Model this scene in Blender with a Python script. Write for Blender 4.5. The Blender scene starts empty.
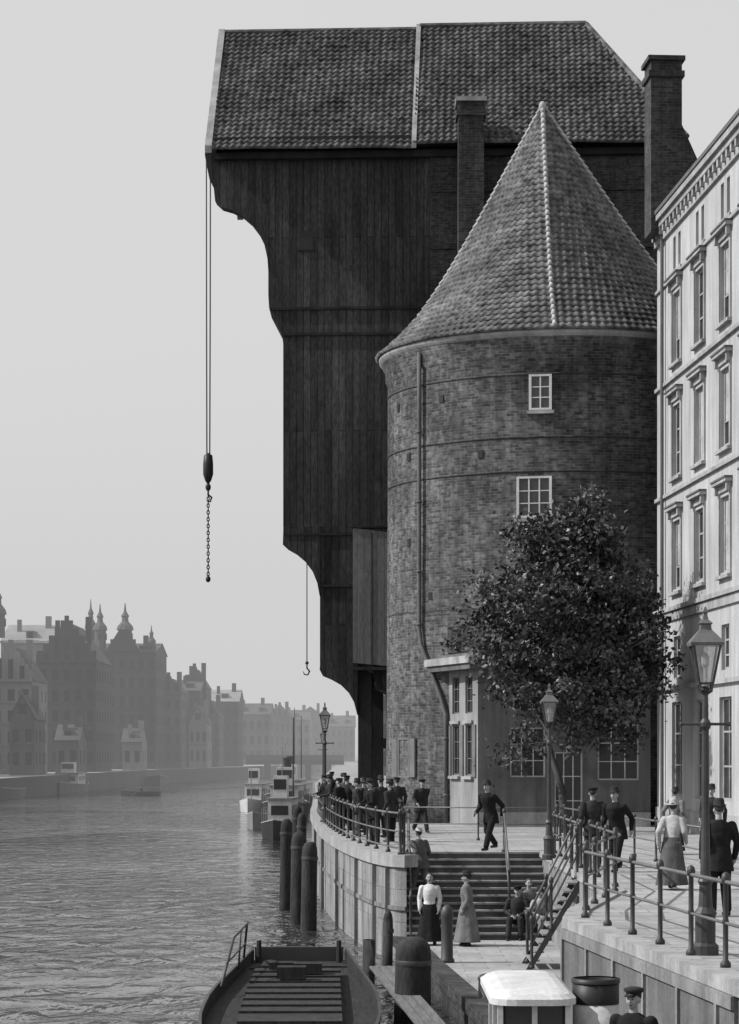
import bpy, math, random
from mathutils import Vector, Matrix
random.seed(7)
S=bpy.context.scene
V=Vector
def rad(a): return math.radians(a)

# ------------------------------------------------------------ materials
def M(name,v,rough=.85,var=.25,scale=1.5,stretch=(1,1,1),bump=.0,bscale=20,spec=.25,fine=.12,fscale=18,grime=0,metal=0):
    m=bpy.data.materials.new(name); m.use_nodes=True
    nt=m.node_tree; N=nt.nodes; L=nt.links; b=N['Principled BSDF']
    b.inputs['Roughness'].default_value=rough; b.inputs['Specular IOR Level'].default_value=spec
    b.inputs['Metallic'].default_value=metal
    tc=N.new('ShaderNodeTexCoord'); mp=N.new('ShaderNodeMapping'); mp.inputs['Scale'].default_value=stretch
    L.new(tc.outputs['Object'],mp.inputs[0])
    n1=N.new('ShaderNodeTexNoise'); n1.inputs['Scale'].default_value=scale; n1.inputs['Detail'].default_value=6; n1.inputs['Roughness'].default_value=.6
    n2=N.new('ShaderNodeTexNoise'); n2.inputs['Scale'].default_value=fscale; n2.inputs['Detail'].default_value=3
    L.new(mp.outputs[0],n1.inputs[0]); L.new(mp.outputs[0],n2.inputs[0])
    r1=N.new('ShaderNodeMapRange'); r1.inputs[1].default_value=.3; r1.inputs[2].default_value=.7
    r1.inputs[3].default_value=1-var; r1.inputs[4].default_value=1+var; L.new(n1.outputs[0],r1.inputs[0])
    r2=N.new('ShaderNodeMapRange'); r2.inputs[1].default_value=.3; r2.inputs[2].default_value=.7
    r2.inputs[3].default_value=1-fine; r2.inputs[4].default_value=1+fine; L.new(n2.outputs[0],r2.inputs[0])
    mu=N.new('ShaderNodeMath'); mu.operation='MULTIPLY'; L.new(r1.outputs[0],mu.inputs[0]); L.new(r2.outputs[0],mu.inputs[1])
    mv=N.new('ShaderNodeMath'); mv.operation='MULTIPLY'; mv.inputs[1].default_value=v; L.new(mu.outputs[0],mv.inputs[0])
    last=mv.outputs[0]
    if grime:
        mg=N.new('ShaderNodeMapping'); mg.inputs['Scale'].default_value=(1.3,1.3,.12); L.new(tc.outputs['Object'],mg.inputs[0])
        n3=N.new('ShaderNodeTexNoise'); n3.inputs['Scale'].default_value=1.6; n3.inputs['Detail'].default_value=8; n3.inputs['Roughness'].default_value=.7
        L.new(mg.outputs[0],n3.inputs[0])
        r3=N.new('ShaderNodeMapRange'); r3.inputs[1].default_value=.4; r3.inputs[2].default_value=.65; r3.inputs[3].default_value=1; r3.inputs[4].default_value=1-grime
        L.new(n3.outputs[0],r3.inputs[0])
        m3=N.new('ShaderNodeMath'); m3.operation='MULTIPLY'; L.new(last,m3.inputs[0]); L.new(r3.outputs[0],m3.inputs[1]); last=m3.outputs[0]
    L.new(last,b.inputs['Base Color'])
    if bump:
        nb=N.new('ShaderNodeTexNoise'); nb.inputs['Scale'].default_value=bscale; nb.inputs['Detail'].default_value=4
        L.new(mp.outputs[0],nb.inputs[0]); bp=N.new('ShaderNodeBump'); bp.inputs['Strength'].default_value=bump; bp.inputs['Distance'].default_value=.03
        L.new(nb.outputs[0],bp.inputs['Height']); L.new(bp.outputs[0],b.inputs['Normal'])
    return m
def brickify(m,bw,bh,mortar,depth,coord='UV',msize=.012,lohi=(.75,1.15),bstr=.6,offset=.5):
    nt=m.node_tree; N=nt.nodes; L=nt.links; b=N['Principled BSDF']
    tc=N.new('ShaderNodeTexCoord')
    if coord in('XZ','ZX'):
        sp=N.new('ShaderNodeSeparateXYZ'); cb=N.new('ShaderNodeCombineXYZ'); ad=N.new('ShaderNodeMath'); ad.operation='ADD'
        L.new(tc.outputs['Object'],sp.inputs[0]); L.new(sp.outputs[0],ad.inputs[0]); L.new(sp.outputs[1],ad.inputs[1])
        if coord=='XZ': L.new(ad.outputs[0],cb.inputs[0]); L.new(sp.outputs[2],cb.inputs[1])
        else: L.new(ad.outputs[0],cb.inputs[1]); L.new(sp.outputs[2],cb.inputs[0])
        src_v=cb.outputs[0]
    else: src_v=tc.outputs[coord]
    br=N.new('ShaderNodeTexBrick'); br.inputs['Scale'].default_value=1; br.inputs['Brick Width'].default_value=bw; br.inputs['Row Height'].default_value=bh
    br.inputs['Mortar Size'].default_value=msize; br.inputs['Mortar Smooth'].default_value=.3; br.offset=offset
    br.inputs['Color1'].default_value=(lohi[0],)*3+(1,); br.inputs['Color2'].default_value=(lohi[1],)*3+(1,); br.inputs['Mortar'].default_value=(mortar,)*3+(1,)
    L.new(src_v,br.inputs[0])
    src=b.inputs['Base Color'].links[0].from_socket
    mx=N.new('ShaderNodeMix'); mx.data_type='RGBA'; mx.blend_type='MULTIPLY'; mx.inputs[0].default_value=1
    L.new(src,mx.inputs[6]); L.new(br.outputs['Color'],mx.inputs[7]); L.new(mx.outputs[2],b.inputs['Base Color'])
    bp=N.new('ShaderNodeBump'); bp.inputs['Strength'].default_value=bstr; bp.inputs['Distance'].default_value=depth; bp.invert=True
    L.new(br.outputs['Fac'],bp.inputs['Height']); L.new(bp.outputs[0],b.inputs['Normal'])
    return m
brick=brickify(M('tower_brick',.105,var=.45,scale=.4,fine=.45,fscale=5,grime=.5),.3,.1,1.5,.03,lohi=(.5,1.4),bstr=.9)
brick_o=brickify(M('old_brick',.05,var=.35,scale=.6,fine=.35,fscale=7,grime=.4),.3,.1,1.4,.02,coord='XZ',lohi=(.6,1.3))
planks=brickify(M('tarred_planks',.046,var=.5,scale=.4,stretch=(1,1,.35),fine=.35,fscale=12,rough=.85,spec=.15,grime=.45),7.5,.26,.5,.03,coord='ZX',msize=.018,lohi=(.75,1.3))
planks_l=brickify(M('weathered_planks',.13,var=.2,scale=.8,stretch=(1,1,.25),fine=.2,fscale=14,grime=.25),9.5,.25,.7,.02,coord='ZX',msize=.012,lohi=(.92,1.08))
darkwood=M('dark_timber',.025,var=.4,stretch=(1,1,.3),bump=.4,spec=.15)
tile=M('clay_pantile',.085,var=.42,scale=.6,fine=.6,fscale=3.6,rough=.8,bump=.2,spec=.15)
tile2=M('clay_pantile_tower',.125,var=.42,scale=.6,fine=.6,fscale=3.6,rough=.8,bump=.2,spec=.15)
hiptile=M('mortar_hip_tile',.36,var=.3,scale=2)
verge=M('verge_board',.24,var=.35)
plaster=M('cream_stucco',.41,var=.14,scale=.4,fine=.07,grime=.32)
plaster2=M('annex_stucco_shaded',.13,var=.25,scale=.7,fine=.1,grime=.4)  # annex front: shade under the tree put into a darker stucco tone
plaster3=M('annex_stucco_sunlit',.26,var=.2,scale=.7,fine=.1,grime=.4)  # same stucco, painted lighter for the side facing the sun
trim=M('stucco_trim',.34,var=.2,scale=1.2,grime=.35)
shademetal=M('hood_zinc',.11,var=.2)
whitep=M('white_paint',.52,var=.15,rough=.5)
glass=M('window_glass',.03,rough=.12,var=.6,scale=.6,spec=.5,fine=.1)
curtain=M('lace_curtain',.3,rough=.8,var=.3,scale=2)
shutter=M('painted_shutter',.13,var=.25)
pave=brickify(M('paving',.29,var=.25,scale=.45,fine=.15,fscale=6),1.0,.6,.75,.01,coord='Object',msize=.02,lohi=(.88,1.08),bstr=.4)
land=M('ground_earth',.3,var=.2,scale=.1)
quay=brickify(M('quay_stone',.27,var=.25,scale=1.0,fine=.15,grime=.6),1.6,.8,.75,.02,coord='UV',msize=.015,lohi=(.92,1.06),bstr=.4)
panelm=M('retaining_panel',.15,var=.2,scale=1.5,fine=.15,grime=.4)
panelf=M('retaining_frame',.22,var=.2,scale=1.5,fine=.15,grime=.4)
quayd=M('far_quay_wall',.05,var=.3,scale=.2)
coping=M('coping_stone',.32,var=.25,scale=1.5,bump=.2,grime=.35)
stepm=M('stone_riser_shaded',.08,var=.3,scale=2,bump=.2,grime=.3)  # stair stone with the shade of the risers put into its tone
stept=M('stone_tread_lit',.24,var=.3,scale=2,bump=.2,grime=.3)  # same stone in a lighter tone for the lit treads
iron=M('painted_iron',.04,rough=.5,var=.3,spec=.4)
ironl=M('galvanised_rail',.11,rough=.45,var=.3,spec=.4)
pilem=M('wet_pile',.03,var=.4,stretch=(1,1,.3),scale=4,bump=.5,fine=.3)
woodl=M('deck_wood',.13,var=.3,stretch=(4,.5,1),scale=3,bump=.3)
black=M('black_paint_and_hole_shade',.018,rough=.5,var=.3,spec=.3)  # black paint; also colours plates that imitate dark holes
boatdeck=M('tarred_deck',.03,rough=.8,var=.4,stretch=(5,.5,1),scale=3,bump=.3,spec=.15)
hullg=M('grey_hull',.2,var=.2)
leaf1=M('leaf_dark',.03,rough=.55,var=.3,spec=.3); leaf2=M('leaf_mid',.065,rough=.5,var=.3,spec=.3); leaf3=M('leaf_light',.15,rough=.45,var=.3,spec=.4)
bark=M('bark',.06,var=.3,bump=.5)
rope=M('rope',.06,var=.3)
far1=M('far_wall_dark',.035,var=.4,scale=.15,grime=.3); far2=M('far_wall_mid',.08,var=.35,scale=.15,grime=.2); far3=M('far_wall_light',.2,var=.25,scale=.15,grime=.2)
farroof=M('far_roof',.06,var=.35,scale=.3); farroofl=M('far_roof_slate',.24,var=.2,scale=.3); farwin=M('far_window',.012,rough=.3,var=.3)
copper=M('copper_roof',.08,var=.2)
skin=M('skin',.3,rough=.6,var=.08,spec=.3); hairm=M('hair',.035,rough=.6)
cloth={k:M('cloth_'+k,v,rough=.95,var=.25,scale=5,fine=.15,fscale=60,spec=.1,bump=.6,bscale=9) for k,v in dict(black=.018,dark=.032,grey=.085,mid=.15,light=.34,white=.58).items()}
shoe=M('shoe_leather',.02,rough=.4)
straw=M('straw_hat',.36,var=.15)

# ------------------------------------------------------------ mesh builder
def frame(o,ux,uy,uz=(0,0,1)):
    m=Matrix.Identity(4)
    for i,a in enumerate((ux,uy,uz)):
        a=V(a).normalized()
        for j in range(3): m[j][i]=a[j]
    for j in range(3): m[j][3]=o[j]
    return m
class MB:
    def __init__(s,xf=None): s.v=[];s.f=[];s.mi=[];s.xf=xf or Matrix.Identity(4);s.m=0
    def add(s,vs,fs,m=None):
        k=len(s.v); s.v+= [s.xf@V(p) for p in vs]
        for f in fs: s.f.append([k+i for i in f]); s.mi.append(s.m if m is None else m)
    def quad(s,a,b,c,d,m=None): s.add([a,b,c,d],[(0,1,2,3)],m)
    def box(s,x0,x1,y0,y1,z0,z1,m=None):
        s.add([(x0,y0,z0),(x1,y0,z0),(x1,y1,z0),(x0,y1,z0),(x0,y0,z1),(x1,y0,z1),(x1,y1,z1),(x0,y1,z1)],
              [(0,3,2,1),(4,5,6,7),(0,1,5,4),(1,2,6,5),(2,3,7,6),(3,0,4,7)],m)
    def prism(s,poly,z0,z1,m=None,mtop=None,bottom=True):
        n=len(poly); vs=[(p[0],p[1],z0) for p in poly]+[(p[0],p[1],z1) for p in poly]
        s.add(vs,[(i,(i+1)%n,n+(i+1)%n,n+i) for i in range(n)],m)
        s.add([(p[0],p[1],z1) for p in poly],[tuple(range(n))],m if mtop is None else mtop)
        if bottom: s.add([(p[0],p[1],z0) for p in poly],[tuple(range(n))[::-1]],m)
    def prismy(s,poly,y0,y1,m=None):
        n=len(poly); vs=[(p[0],y0,p[1]) for p in poly]+[(p[0],y1,p[1]) for p in poly]
        s.add(vs,[(i,(i+1)%n,n+(i+1)%n,n+i) for i in range(n)]+[tuple(range(n)),tuple(range(n,2*n))[::-1]],m)
    def loft(s,rings,m=None,cap=True,closed=True):
        n=len(rings[0]); vs=[p for r in rings for p in r]; fs=[]
        for i in range(len(rings)-1):
            for j in range(n if closed else n-1):
                fs.append((i*n+j,i*n+(j+1)%n,(i+1)*n+(j+1)%n,(i+1)*n+j))
        if cap: fs+= [tuple(range(n))[::-1],tuple(range((len(rings)-1)*n,len(rings)*n))]
        s.add(vs,fs,m)
    def tube(s,pts,r,n=8,m=None):
        pts=[V(p) for p in pts]; k=len(pts); rs=r if isinstance(r,(list,tuple)) else [r]*k
        rings=[]; prev=None
        for i,p in enumerate(pts):
            t=(pts[min(i+1,k-1)]-pts[max(i-1,0)]).normalized()
            if prev is None:
                a=V((0,0,1)) if abs(t.z)<.9 else V((1,0,0)); prev=(a-t*a.dot(t)).normalized()
            else: prev=(prev-t*prev.dot(t)).normalized()
            b=t.cross(prev)
            rings.append([p+(prev*math.cos(2*math.pi*j/n)+b*math.sin(2*math.pi*j/n))*rs[i] for j in range(n)])
        s.loft(rings,m)
    def ball(s,c,r,nu=12,nv=8,m=None):
        if not isinstance(r,(tuple,list)): r=(r,r,r)
        rings=[]
        for i in range(nv+1):
            a=-math.pi/2+math.pi*i/nv; a=max(min(a,1.5),-1.5)
            rings.append([(c[0]+r[0]*math.cos(a)*math.cos(2*math.pi*j/nu),c[1]+r[1]*math.cos(a)*math.sin(2*math.pi*j/nu),c[2]+r[2]*math.sin(a)) for j in range(nu)])
        s.loft(rings,m)
    def lathe(s,cx,cy,prof,n=16,m=None,cap=True,rot=0):
        s.loft([[(cx+r*math.cos(2*math.pi*j/n+rot),cy+r*math.sin(2*math.pi*j/n+rot),z) for j in range(n)] for r,z in prof],m,cap)
    def cap(s,a,b,ra,rb,m=None):
        a=V(a);b=V(b); s.tube([a,a.lerp(b,.5),b],[ra,(ra+rb)/2,rb],10,m); s.ball(a,ra,10,6,m); s.ball(b,rb,10,6,m)
    def build(s,name,mats,parent=None,smooth=False,uvf=None,recalc=True):
        me=bpy.data.meshes.new(name); me.from_pydata([tuple(p) for p in s.v],[],s.f)
        if not isinstance(mats,(list,tuple)): mats=[mats]
        for mm in mats: me.materials.append(mm)
        me.polygons.foreach_set('material_index',s.mi)
        if smooth: me.polygons.foreach_set('use_smooth',[True]*len(me.polygons))
        me.update()
        if recalc:
            import bmesh
            bm=bmesh.new(); bm.from_mesh(me); bmesh.ops.recalc_face_normals(bm,faces=bm.faces); bm.to_mesh(me); bm.free()
        if uvf:
            uv=me.uv_layers.new(name='UVMap')
            for p in me.polygons:
                for li in p.loop_indices:
                    uv.data[li].uv=uvf(me.vertices[me.loops[li].vertex_index].co,p)
        ob=bpy.data.objects.new(name,me); S.collection.objects.link(ob)
        if parent:
            ob.parent=parent; ob.matrix_parent_inverse=Matrix.Translation(-parent.location)
        return ob
def empty(name,loc=(0,0,0)):
    e=bpy.data.objects.new(name,None); e.location=loc; e.empty_display_size=.5; S.collection.objects.link(e); return e

def wall(mb,u0,u1,z0,z1,ops,mw=0,mf=1,mg=2,depth=.18,bars=(2,3),fr=.07):
    us=sorted({u0,u1}|{o[0]-o[2]/2 for o in ops}|{o[0]+o[2]/2 for o in ops})
    zs=sorted({z0,z1}|{o[1] for o in ops}|{o[1]+o[3] for o in ops})
    us=[u for u in us if u0<=u<=u1]; zs=[z for z in zs if z0<=z<=z1]
    for i in range(len(us)-1):
        for j in range(len(zs)-1):
            cu=(us[i]+us[i+1])/2; cz=(zs[j]+zs[j+1])/2
            if any(abs(cu-o[0])<o[2]/2 and o[1]<cz<o[1]+o[3] for o in ops): continue
            mb.quad((us[i],0,zs[j]),(us[i+1],0,zs[j]),(us[i+1],0,zs[j+1]),(us[i],0,zs[j+1]),mw)
    for o in ops:
        a,b=o[0]-o[2]/2,o[0]+o[2]/2; c,d=o[1],o[1]+o[3]; y=-depth
        mb.quad((a,0,c),(a,y,c),(a,y,d),(a,0,d),mw); mb.quad((b,0,c),(b,y,c),(b,y,d),(b,0,d),mw)
        mb.quad((a,0,c),(b,0,c),(b,y,c),(a,y,c),mw); mb.quad((a,0,d),(b,0,d),(b,y,d),(a,y,d),mw)
        mb.quad((a,y,c),(b,y,c),(b,y,d),(a,y,d),o[4] if len(o)>4 else mg)
        if bars:
            yb=y+.05
            mb.box(a,a+fr,y+.003,yb,c,d,mf); mb.box(b-fr,b,y+.003,yb,c,d,mf)
            mb.box(a+fr,b-fr,y+.003,yb,c,c+fr,mf); mb.box(a+fr,b-fr,y+.003,yb,d-fr,d,mf)
            for i in range(1,bars[0]):
                u=a+(b-a)*i/bars[0]; mb.box(u-fr*.35,u+fr*.35,y+.003,yb-.006,c+fr,d-fr,mf)
            for i in range(1,bars[1]):
                z=c+(d-c)*i/bars[1]; mb.box(a+fr,b-fr,y+.003,yb-.012,z-fr*.3,z+fr*.3,mf)
def window(mb,cx,z0,w,h,nx,nz,mf,mg,y=0,fr=.07):
    mb.box(cx-w/2,cx+w/2,y-.1,y+.02,z0,z0+h,mg)
    a,b,c,d=cx-w/2,cx+w/2,z0,z0+h
    mb.box(a-fr,a+fr*.3,y-.1,y+.06,c-fr,d+fr,mf); mb.box(b-fr*.3,b+fr,y-.1,y+.06,c-fr,d+fr,mf)
    mb.box(a+fr*.3,b-fr*.3,y-.1,y+.058,c-fr,c,mf); mb.box(a+fr*.3,b-fr*.3,y-.1,y+.058,d,d+fr,mf)
    for i in range(1,nx):
        u=a+w*i/nx; mb.box(u-fr*.35,u+fr*.35,y-.1,y+.045,c,d,mf)
    for i in range(1,nz):
        z=c+h*i/nz; mb.box(a,b,y-.1,y+.04,z-fr*.25,z+fr*.25,mf)

# ------------------------------------------------------------ pantiles
def tile_slope(mb,A,B,C,D,rows,pitch=.27,amp=.065,lift=.065,m=0):
    A,B,C,D=map(V,(A,B,C,D)); e=(B-A).normalized(); n=e.cross((D-A)).normalized()
    if n.z<0: n=-n
    for i in range(rows):
        t0=i/rows; t1=(i+1)/rows
        L0=A.lerp(D,t0);R0=B.lerp(C,t0);L1=A.lerp(D,t1);R1=B.lerp(C,t1)
        a0,b0,a1,b1=[(p-A).dot(e) for p in (L0,R0,L1,R1)]
        o0=L0-e*a0; o1=L1-e*a1; lo=min(a0,a1); hi=max(b0,b1); st=pitch/8
        k=int((hi-lo)/st)+1; vs=[]
        jit=0; sh=random.uniform(-.02,.02)
        for j in range(k+1):
            d=lo+st*j
            if j%8==0: jit=random.uniform(-.015,.02)
            h=amp*(.5+.5*math.cos(2*math.pi*(d+sh)/pitch))
            sag=.03*math.sin(d*.55+i*.21)+.02*math.sin(d*1.3-i*.4)
            d0=min(max(d,a0),b0); d1=min(max(d,a1),b1)
            p0=o0+e*d0+n*sag; p1=o1+e*d1+n*sag
            vs+= [p0+n*(h*.2-.02),p0+n*(h+lift+jit),p1+n*(h*1.0)]
        fs=[]
        for j in range(k):
            q=3*j; fs+= [(q,q+3,q+4,q+1),(q+1,q+4,q+5,q+2)]
        mb.add(vs,fs,m)

# ============================================================ WORLD / SUN / CAMERA
SUN_EL=41; SUN_AZ=267
w=bpy.data.worlds.new('World'); S.world=w; w.use_nodes=True
nt=w.node_tree; bg=nt.nodes['Background']
sk=nt.nodes.new('ShaderNodeTexSky'); sk.sky_type='NISHITA'; sk.sun_disc=False
sk.sun_elevation=rad(SUN_EL); sk.sun_rotation=rad(SUN_AZ); sk.dust_density=3; sk.air_density=1.5
bw=nt.nodes.new('ShaderNodeRGBToBW'); pw=nt.nodes.new('ShaderNodeMath'); pw.operation='POWER'; pw.inputs[1].default_value=.3
ml=nt.nodes.new('ShaderNodeMath'); ml.operation='MULTIPLY'; ml.inputs[1].default_value=5.0
nt.links.new(sk.outputs[0],bw.inputs[0]); nt.links.new(bw.outputs[0],pw.inputs[0]); nt.links.new(pw.outputs[0],ml.inputs[0]); nt.links.new(ml.outputs[0],bg.inputs[0])
bg.inputs[1].default_value=.1
sl=bpy.data.lights.new('sun','SUN'); sl.energy=4.8; sl.angle=rad(.5); sl.color=(1,1,1)
so=bpy.data.objects.new('sun',sl); S.collection.objects.link(so)
sd=V((math.sin(rad(SUN_AZ))*math.cos(rad(SUN_EL)),math.cos(rad(SUN_AZ))*math.cos(rad(SUN_EL)),math.sin(rad(SUN_EL))))
so.rotation_euler=sd.to_track_quat('Z','Y').to_euler(); so.location=(-30,-10,50)
cd=bpy.data.cameras.new('camera'); co=bpy.data.objects.new('camera',cd); S.collection.objects.link(co)
co.location=(0,0,2.56); co.rotation_euler=(rad(90),0,0); cd.lens=84.375; cd.sensor_width=36; cd.shift_y=.2344; cd.clip_end=12000; cd.clip_start=.5
S.camera=co
S.view_settings.view_transform='Standard'; S.view_settings.look='None'; S.view_settings.exposure=0

# haze: glowing, absorbing volume imitates lit air over the distant canal
mb=MB(); mb.box(-900,900,125,2600,-2.3,160)
hz=bpy.data.materials.new('haze_glow'); hz.use_nodes=True; N=hz.node_tree.nodes; L=hz.node_tree.links
N.remove(N['Principled BSDF'])
DN=.00092
va=N.new('ShaderNodeVolumeAbsorption'); va.inputs['Density'].default_value=DN; va.inputs['Color'].default_value=(0,0,0,1)
ve=N.new('ShaderNodeEmission'); ve.inputs['Color'].default_value=(1,1,1,1); ve.inputs['Strength'].default_value=DN*.63
ad=N.new('ShaderNodeAddShader'); L.new(va.outputs[0],ad.inputs[0]); L.new(ve.outputs[0],ad.inputs[1]); L.new(ad.outputs[0],N['Material Output'].inputs['Volume'])
mb.build('haze',hz)

# ============================================================ WATER & LAND
mb=MB(); mb.quad((-4000,-200,-2.5),(4000,-200,-2.5),(4000,6000,-2.5),(-4000,6000,-2.5))
wm=bpy.data.materials.new('canal_water'); wm.use_nodes=True; N=wm.node_tree.nodes; L=wm.node_tree.links; b=N['Principled BSDF']
b.inputs['Base Color'].default_value=(.035,.035,.035,1); b.inputs['Roughness'].default_value=.06; b.inputs['IOR'].default_value=1.33
tc=N.new('ShaderNodeTexCoord'); mp=N.new('ShaderNodeMapping'); mp.inputs['Scale'].default_value=(.8,.45,1); L.new(tc.outputs['Object'],mp.inputs[0])
n1=N.new('ShaderNodeTexNoise'); n1.inputs['Scale'].default_value=1.25; n1.inputs['Detail'].default_value=4; n1.inputs['Roughness'].default_value=.5; n1.inputs['Distortion'].default_value=.8
n2=N.new('ShaderNodeTexNoise'); n2.inputs['Scale'].default_value=.05; n2.inputs['Detail'].default_value=4
L.new(mp.outputs[0],n1.inputs[0]); L.new(mp.outputs[0],n2.inputs[0])
mr=N.new('ShaderNodeMapRange'); mr.inputs[1].default_value=.4; mr.inputs[2].default_value=.58; mr.inputs[3].default_value=.22; mr.inputs[4].default_value=1.25; L.new(n2.outputs[0],mr.inputs[0])
mm=N.new('ShaderNodeMath'); mm.operation='MULTIPLY'; L.new(n1.outputs[0],mm.inputs[0]); L.new(mr.outputs[0],mm.inputs[1])
bp=N.new('ShaderNodeBump'); bp.inputs['Strength'].default_value=1; bp.inputs['Distance'].default_value=.5; L.new(mm.outputs[0],bp.inputs['Height']); L.new(bp.outputs[0],b.inputs['Normal'])
mb.build('water',wm,recalc=False)

def catmull(pts,n=5):
    out=[]
    for i in range(len(pts)-1):
        p0=V(pts[max(i-1,0)]);p1=V(pts[i]);p2=V(pts[i+1]);p3=V(pts[min(i+2,len(pts)-1)])
        for k in range(n):
            t=k/n; out.append(.5*((2*p1)+(-p0+p2)*t+(2*p0-5*p1+4*p2-p3)*t*t+(-p0+3*p1-3*p2+p3)*t**3))
    out.append(V(pts[-1])); return out
bast=catmull([(-4.5,200),(-3.3,150),(-2.75,120),(-2.45,102),(-2.1,92),(-1.69,82),(-1.15,73),(-.55,66),(.0,61.5),(.35,59.6),(.62,58.7)],5)
bast=[(p.x,p.y) for p in bast]
prom=[(4.4,61.4),(4.4,44),(3.25,38.6),(3.0,36.6),(4.06,26.4),(6,8),(9,-30)]
outline=bast+[(.9,58.45),(.9,61.4)]+prom+[(3000,-30),(3000,5000),(-9,5000),(-9,600),(-6.5,470)]
def quv(co,p):
    n=p.normal
    if abs(n.z)>.5: return (co.x,co.y)
    return (co.y*abs(n.x)+co.x*abs(n.y)*1.0, co.z)
mb=MB(); mb.prism(outline,-7,0,1,0,False)
mb.build('quay_ground',[pave,quay],uvf=quv,recalc=False)
def ribbon(mb,line,off_out,off_in,z0,z1,m=0,flip=1):
    P=[V((p[0],p[1])) for p in line]; n=len(P); rings=[]
    for i,p in enumerate(P):
        t=(P[min(i+1,n-1)]-P[max(i-1,0)]).normalized(); o=V((-t.y,t.x))*flip
        a=p+o*off_out; c=p-o*off_in
        rings.append([(a.x,a.y,z0),(a.x,a.y,z1),(c.x,c.y,z1),(c.x,c.y,z0)])
    mb.loft(rings,m)
mb=MB(); ribbon(mb,bast+[(.9,58.42)],.07,.4,-.25,.05,0,-1)
ribbon(mb,bast[20:]+[(.9,58.42)],.05,.02,-1.3,-1.2,1,-1)
for i in (22,27,32,37,42,47):
    x,y=bast[i]; mb.box(x-.09,x+.09,y-.07,y+.07,-2.8,-.26,1)
mb.build('quay_coping',[coping,quay])
mb=MB(); ribbon(mb,prom,.06,.3,-.12,.04,0,-1)
mb.build('promenade_kerb',coping)
rw=empty('retaining_wall',(3.5,32,-1)); mb=MB()
a=V((3.0,36.6,0)); bb=V((4.06,26.4,0)); L_=(bb-a).length; ux=(bb-a).normalized(); uy=V((ux.y,-ux.x,0))
if uy.x>0: uy=-uy
mb.xf=frame(a,ux,uy)
mb.box(0,L_,.004,.05,-2.6,-.125,1); mb.box(0,L_,.05,.09,-.28,-.13,0); mb.box(0,L_,.05,.12,-2.6,-1.9,0)
k=0
while k*1.9<L_:
    u=k*1.9; mb.box(u,u+.1,.05,.09,-1.9,-.28,0); k+=1
mb.build('panels',[panelf,panelm],rw)

low=[(.62,58.8),(.9,57.2),(1.2,52),(1.95,41.6),(2.35,33),(3.3,33),(3.3,40),(4.5,45),(4.5,58.3)]
mb=MB(); mb.prism(low,-7,-2.0,1,0,False); mb.build('lower_landing_pavement',[pave,brick_o],recalc=False)
mb=MB(); ribbon(mb,low[:5],.05,.35,-2.2,-1.94,0,-1); mb.build('landing_kerb',brick_o)
mb=MB()
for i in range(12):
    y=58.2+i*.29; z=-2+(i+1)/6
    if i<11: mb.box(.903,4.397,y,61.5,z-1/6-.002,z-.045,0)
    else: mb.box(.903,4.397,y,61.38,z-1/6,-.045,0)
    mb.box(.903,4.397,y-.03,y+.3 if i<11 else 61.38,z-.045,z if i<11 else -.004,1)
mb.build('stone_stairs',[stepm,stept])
mb=MB()
for i in range(10):
    x=4.36-i*.088; z=-.18-i*.18
    mb.box(x-.2,x,50.3,51.7,z-.035,z,1)
for y in (50.27,51.73): mb.add([(4.4,y,-.1),(4.4,y,-.35),(3.4,y,-2.0),(3.28,y,-2.0),(4.4,y+.04,-.1),(4.4,y+.04,-.35),(3.4,y+.04,-2.0),(3.28,y+.04,-2.0)],[(0,1,2,3),(4,5,6,7),(0,3,7,4),(1,2,6,5),(2,3,7,6),(0,1,5,4)],0)
mb.build('side_stairs',[iron,stept])

def railing(name,pts,spacing=1.5,h=1.0,rails=(1.0,.55,.15),r=.022,pr=.032,mats=None):
    e=empty(name,pts[0]); mb=MB(); P=[V(p) for p in pts]
    for hh in rails: mb.tube([p+V((0,0,hh*h)) for p in P],r if hh<1 else r*1.3,7,1)
    acc=0; pos=[P[0]]
    for i in range(len(P)-1):
        seg=(P[i+1]-P[i]).length
        while acc+spacing<=seg: acc+=spacing; pos.append(P[i].lerp(P[i+1],acc/seg))
        acc-=seg
    pos.append(P[-1])
    for p in pos:
        mb.lathe(p.x,p.y,[(pr*2,p.z),(pr*2,p.z+.05),(pr,p.z+.09),(pr,p.z+h*.5),(pr*1.35,p.z+h*.53),(pr,p.z+h*.57),(pr,p.z+h*.98),(pr*1.5,p.z+h*1.0),(pr*1.7,p.z+h*1.05),(pr*1.2,p.z+h*1.1),(.005,p.z+h*1.12)],8,0)
    mb.build('rails_and_posts',mats or [iron,ironl],e,True)
railing('quay_railing',[(x+.28,y,.05) for x,y in bast[12:-1]]+[(.75,58.75,.05)],1.9)
railing('stair_top_railing',[(.85,58.8,0),(.85,61.7,0)],2.9)
railing('stair_railing',[(1.0,61.5,0),(1.0,58.2,-2)],3.4,1.0,(1.0,.5))
railing('stair_railing',[(3.45,61.5,0),(3.45,59.2,-1.4)],3.4,1.0,(1.0,.5))
railing('promenade_railing',[(4.6,61.3,.04),(4.6,52.2,.04)],1.7,.95,(1.0,.5))
railing('promenade_railing',[(4.6,50,.04),(4.6,44.1,.04),(3.5,38.7,.04),(3.28,36.5,.04),(4.34,26.4,.04),(5.0,20,.04),(6.2,8,.04)],1.7,1.0,(1.0,.52),.02)
railing('side_stair_railing',[(4.35,50.3,-.1),(3.4,50.3,-1.98)],1.2,1.0,(1.0,.5))
railing('side_stair_railing',[(4.35,51.7,-.1),(3.4,51.7,-1.98)],1.2,1.0,(1.0,.5))
railing('square_railing',[(.9,70,0),(5.6,69,0)],2.3,.95,(1.0,.5),.016,.025)
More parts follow.
